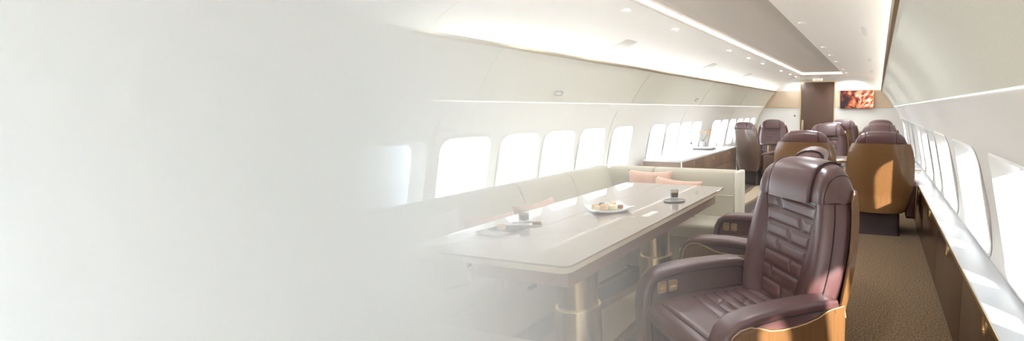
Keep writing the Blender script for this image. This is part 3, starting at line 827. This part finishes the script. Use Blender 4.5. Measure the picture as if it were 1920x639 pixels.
from_bm('dish', bm, M['porcelain'], pl, smooth=True)
MG = 'macarons on the square plate'
def macaron(x, y, z, mat, label, tilt=(0, 0, 0), r=.0205, group=MG):
    t = thing('macaron', label, 'macaron', (x, y, z), 0, group); t.rotation_euler = tilt
    lathe('shell', [(.001, 0), (r*.8, 0), (r*.96, .003), (r, .0075), (r*.97, .0095), (.001, .0095)], mat, t, 24)
    lathe('filling', [(.001, .0094), (r*.9, .0094), (r*.9, .0135), (.001, .0135)], M['mac_fill'], t, 24)
    lathe('shell', [(.001, .0134), (r*.97, .0134), (r, .0155), (r*.95, .020), (r*.75, .0235), (r*.4, .0252), (.001, .0258)], mat, t, 24)
    return t
pz = TZ+.0145
macaron(-1.456, 2.345, pz, M['mac_cream'], 'cream macaron at the front left of the square plate')
macaron(-1.416, 2.358, pz, M['mac_tan'], 'tan macaron at the front middle of the square plate')
macaron(-1.383, 2.395, pz, M['mac_cream'], 'cream macaron at the right end of the front row on the plate')
macaron(-1.490, 2.385, pz, M['mac_tan'], 'tan macaron at the far left of the square plate')
macaron(-1.447, 2.398, pz, M['mac_pink'], 'pinkish macaron in the middle of the pile on the plate')
macaron(-1.418, 2.452, pz+.004, M['mac_tan'], 'tan macaron leaning at the back of the plate', (.3, 0, 0))
cb = rbox('biscuit_cube', -.013, .013, -.013, .013, 0, .02, .004, M['cinnamon']); cb.location = (-1.358, 2.43, pz)
tag(cb, 'small reddish biscuit cube at the right rear of the square plate', 'biscuit')
tr = lathe('truffle', [(.001, 0), (.012, .002), (.0165, .011), (.013, .021), (.001, .025)], M['choc'], None, 20); tr.location = (-1.483, 2.438, pz)
tag(tr, 'dark chocolate truffle at the back left of the plate', 'truffle')
for i, (x, y) in enumerate(((-1.455, 2.456), (-1.41, 2.415))):
    m_ = rbox('speckled_sweet', -.016, .016, -.012, .012, 0, .022, .006, M['porcelain']); m_.location = (x, y, pz+.003*i); m_.rotation_euler = (0, 0, .5*i)
    tag(m_, ('white sweet beside the truffle at the back of the plate', 'white sweet among the macarons, right of the middle')[i], 'sweet', 'white sweets on the plate')
def espresso(x, y, z, label):
    g = thing('espresso_glass', label, 'glass', (x, y, z), 0, 'espresso glasses')
    r = .0265
    lathe('tumbler', [(.001, 0), (r*.86, 0), (r*.9, .004), (r, .068), (r*.94, .068), (r*.84, .022), (.001, .020)], M['glass'], g, 32)
    lathe('coffee', [(.001, .0225), (r*.82, .0225), (r*.885, .047), (.001, .047)], M['coffee'], g, 28)
    lathe('crema', [(.001, .0471), (r*.885, .0471), (r*.90, .0535), (.001, .0535)], M['crema'], g, 28)
sa = lathe('saucer', [(.001, 0), (.035, 0), (.068, .005), (.069, .0075), (.035, .004), (.001, .003)], M['saucer'], None, 40); sa.location = (-1.185, 2.80, TZ)
tag(sa, 'dark round saucer under the glass at the far end of the table', 'saucer')
espresso(-1.185, 2.80, TZ+.0042, 'espresso glass on the dark saucer at the far end of the table')
ty_ = thing('serving_tray', 'small silver tray under the nearer espresso glass', 'tray', (-1.635, 1.985, TZ), R(28))
bm = bmesh.new(); bm_loft(bm, [[(u*k, v*k, z) for u, v in rrect(-.075, .075, -.042, .042, .012, 4)] for k, z in ((.93, 0), (1, .007), (.98, .008), (.92, .003))]); from_bm('dish', bm, M['steel'], ty_, angle=40)
espresso(-1.645, 1.98, TZ+.0035, 'espresso glass with crema on the small silver tray')
bs = rbox('biscuit', -.02, .02, -.009, .009, 0, .011, .003, M['cinnamon']); bs.location = (-1.590, 2.005, TZ+.0035); bs.rotation_euler = (0, 0, .5)
tag(bs, 'brown oblong biscuit on the silver tray beside the glass', 'biscuit')
sp = thing('teaspoon', 'silver teaspoon lying left of the silver tray', 'spoon', (-1.70, 1.935, TZ), R(25))
bm = bmesh.new(); bm_tube(bm, [(-.03, 0, .004), (.0, 0, .006), (.05, 0, .005)], [.0025, .002, .003], 6); from_bm('handle', bm, M['steel'], sp, angle=60)
bw = loft('bowl', [[(-.045+.016*k*math.cos(a)*1.3, .012*k*math.sin(a), z) for a in [2*PI*q/16 for q in range(16)]] for k, z in ((.3, .0005), (1, .006), (.95, .0065), (.3, .002))], M['steel'], sp)
nk = thing('napkin', 'folded white napkin under a lone macaron near the table end', 'napkin', (-1.66, 1.835, TZ), R(-8))
bm = bmesh.new(); n = 12
g1 = [[bm.verts.new((-.085+.17*i/n, -.085+.17*j/n, .002+.003*math.sin(i*.9+.3*j)*(j < 5)+.002*(i > 7))) for i in range(n+1)] for j in range(n+1)]
for j in range(n):
    for i in range(n): bm.faces.new((g1[j][i], g1[j][i+1], g1[j+1][i+1], g1[j+1][i]))
r_ = bmesh.ops.solidify(bm, geom=bm.faces[:], thickness=.003); sheet = from_bm('sheet', bm, M['paper'], nk, angle=40); sheet.location = (0, 0, .003)
macaron(-1.655, 1.835, TZ+.0095, M['mac_tan'], 'single tan macaron lying on the folded napkin', group=None)

# ------------------------------------------------------------------ credenza behind the sofa
cz = .66; CX0, CX1, CY0, CY1 = -2.83, -2.285, 5.66, 8.16
cr = thing('sideboard', 'long low brown sideboard with a white stone top under the left windows', 'sideboard', (CX0, CY0, 0))
rbox('worktop', 0, CX1-CX0, 0, CY1-CY0, cz-.022, cz, .003, M['stone'], cr)
rbox('body', 0, CX1-CX0-.022, .012, CY1-CY0-.012, .05, cz-.022, 0, M['veneer_mid'], cr)
rbox('plinth', .0, CX1-CX0-.05, .03, CY1-CY0-.03, 0, .05, 0, M['leather_dark'], cr)
rbox('corner_post', CX1-CX0-.0215, CX1-CX0-.006, .008, .032, 0.02, cz-.022, .002, M['champagne'], cr)
L_ = (CY1-CY0-.04)/3
for i in range(3):
    for j, (za, zb) in enumerate(((.435, .636), (.055, .432))):
        dw = rbox('drawer' if j == 0 else 'door', CX1-CX0-.022, CX1-CX0-.008, .034+i*L_+.002, .034+(i+1)*L_-.002, za, zb, .002, M['veneer_mid'], cr)
        yy = .034+(i+.48)*L_; zc = zb-.052
        ring = rrect(yy-.03, yy+.03, zc-.026, zc+.026, .004, 3); inn = rrect(yy-.017, yy+.017, zc-.015, zc+.015, .004, 3)
        x = CX1-CX0-.008
        loft('pull', [[(x, u, v) for u, v in ring], [(x+.006, u, v) for u, v in ring], [(x+.006, u, v) for u, v in inn], [(x+.002, u, v) for u, v in inn]], M['brass'], dw)
bt = thing('bottle', 'small pale bottle with black cap on the white sideboard top', 'bottle', (-2.70, 7.06, cz))
lathe('flask', [(.001, 0), (.030, 0), (.032, .01), (.032, .085), (.012, .105), (.001, .106)], M['liquid'], bt, 24)
lathe('cap', [(.001, .104), (.013, .104), (.013, .135), (.001, .137)], M['black'], bt, 20)
ts = thing('display_tray', 'flat grey tray on the sideboard in front of the vase', 'tray', (-2.62, 7.42, cz), R(4))
rbox('lower_plate', -.17, .17, -.11, .11, 0, .018, .004, M['saucer'], ts); rbox('upper_plate', -.15, .15, -.10, .10, .018, .03, .004, M['grille'], ts)
vs = thing('vase', 'round mottled grey vase on the sideboard under the left windows', 'vase', (-2.72, 7.66, cz))
POT = [(.001, 0), (.05, 0), (.078, .03), (.082, .07), (.06, .11), (.05, .125), (.053, .13), (.047, .13), (.045, .11), (.001, .1)]
lathe('pot', [(r*.72, z*.85) for r, z in POT], M['vase'], vs, 32)
br = thing('berry_branch', 'bare twigs with orange berries standing in the mottled vase', 'branch', (-2.72, 7.66, cz+.088))
rnd = random.Random(3)
bm = bmesh.new(); tips = []
for dx, dy, h in [(a_*.9, b_*1.05, c_*.78) for a_, b_, c_ in ((-.10, -.28, .20), (.02, -.2, .24), (.06, .12, .22), (.13, .10, .19), (.10, .20, .26), (.03, -.10, .23), (.16, .06, .20))]:
    pts = [(0, 0, 0), (dx*.25, dy*.25, h*.45), (dx*.7, dy*.7, h*.8), (dx, dy, h)]
    bm_tube(bm, pts, [.004, .003, .0025, .002], 5); tips.append((dx, dy, h))
    tips += [(dx*.8+rnd.uniform(-.04, .04), dy*.8+rnd.uniform(-.04, .04), h*.9+rnd.uniform(-.02, .03)) for _ in range(2)]
from_bm('twigs', bm, M['twig'], br, angle=60)
for x, y, z in tips:
    b = lathe('berry', [(.001, -.0095), (.007, -.008), (.0095, 0), (.007, .008), (.001, .0095)], M['berry'], br, 10); b.location = (x, y, z)

# ------------------------------------------------------------------ light
w = bpy.data.worlds.new('world'); SC.world = w; w.use_nodes = True
bg = w.node_tree.nodes['Background']; bg.inputs['Color'].default_value = (.87, .94, 1, 1); bg.inputs['Strength'].default_value = 2.8
sun = bpy.data.lights.new('sun', 'SUN'); sun.energy = 26.0; sun.angle = .03; sun.color = (1, .93, .82)
so = bpy.data.objects.new('sun', sun); COL.objects.link(so)
so.rotation_euler = Vector((-1, 1.0, -.52)).to_track_quat('-Z', 'Y').to_euler()
def area(name, loc, sx, sy, e, rot, col=(1, 1, 1)):
    l = bpy.data.lights.new(name, 'AREA'); l.shape = 'RECTANGLE'; l.size = sx; l.size_y = sy; l.energy = e; l.color = col
    o = bpy.data.objects.new(name, l); COL.objects.link(o); o.location = loc; o.rotation_euler = rot; return o
# cove light tubes lying behind the lips, shining up onto the ceiling
area('cove_light', (-2.46, 3.75, 1.712), .03, 16.3, 4, (PI, 0, 0)); area('cove_light', (.13, 3.75, 1.712), .03, 16.3, 5, (PI, 0, 0))
for o in [o for o in bpy.data.objects if o.name.startswith('downlight') and o.type == 'EMPTY']:
    l = bpy.data.lights.new('downlight_beam', 'SPOT'); l.energy = 13 if o.location.x > -1.2 else 5; l.spot_size = R(160); l.spot_blend = .6; l.shadow_soft_size = .03; l.color = (.90, .965, 1)
    s = bpy.data.objects.new('downlight_beam', l); COL.objects.link(s); s.location = (o.location.x, o.location.y, o.location.z-.02)
# added white volume imitating a graphic fade at near left, thickening towards the windows
hz = prism('fade_volume', [(0, .004), (-2.6, .004), (-2.6, 1.38), (-2.37, 1.68), (-2.3, 1.90), (-1.9, 2.0), (-.9, 2.03), (0, 1.88)], 'y', .35, 1.30, M['white']); tag(hz, 'added white volume imitating a graphic fade over the near left side of the cabin', 'fade_volume', kind='stuff')
hm = bpy.data.materials.new('fade_volume'); hm.use_nodes = True; nt = hm.node_tree; nt.nodes.clear(); LK = nt.links.new
out = nt.nodes.new('ShaderNodeOutputMaterial'); vsn = nt.nodes.new('ShaderNodeVolumeScatter'); van = nt.nodes.new('ShaderNodeVolumeAbsorption'); van.inputs['Color'].default_value = (.945, .977, 1, 1)
adn = nt.nodes.new('ShaderNodeAddShader'); LK(vsn.outputs[0], adn.inputs[0]); LK(van.outputs[0], adn.inputs[1]); LK(adn.outputs[0], out.inputs['Volume'])
vsn.inputs['Color'].default_value = (1, 1, 1, 1)
tc = nt.nodes.new('ShaderNodeTexCoord'); sx = nt.nodes.new('ShaderNodeSeparateXYZ'); LK(tc.outputs['Object'], sx.inputs['Vector'])
def mth(op, a, b=None, c=None):
    q = nt.nodes.new('ShaderNodeMath'); q.operation = op
    for i, v in enumerate((a, b, c)):
        if v is None: continue
        if isinstance(v, (int, float)): q.inputs[i].default_value = v
        else: LK(v, q.inputs[i])
    return q.outputs[0]
xx = mth('MULTIPLY', sx.outputs['X'], -1.0)
d1 = mth('MULTIPLY', mth('POWER', mth('MAXIMUM', mth('ADD', xx, .007), 0.0), 2.67), 1.42)
e1 = mth('MAXIMUM', mth('SUBTRACT', xx, .62), 0.0); d2 = mth('MULTIPLY', mth('MULTIPLY', e1, e1), .05)
e2 = mth('MAXIMUM', mth('SUBTRACT', xx, 1.2), 0.0); d3 = mth('MULTIPLY', mth('MULTIPLY', e2, e2), 25.0)
dens = mth('ADD', mth('ADD', d1, d2), d3); LK(dens, vsn.inputs['Density']); LK(dens, van.inputs['Density'])
hz.data.materials.clear(); hz.data.materials.append(hm)
SC.cycles.volume_bounces = 8; SC.cycles.volume_step_rate = 1.0; SC.cycles.volume_max_steps = 256
vs_ = SC.view_settings; vs_.view_transform = 'Standard'; vs_.look = 'None'; vs_.gamma = 1; vs_.use_curve_mapping = False; vs_.exposure = 1.78
SC.cycles.max_bounces = 10; SC.cycles.transparent_max_bounces = 12
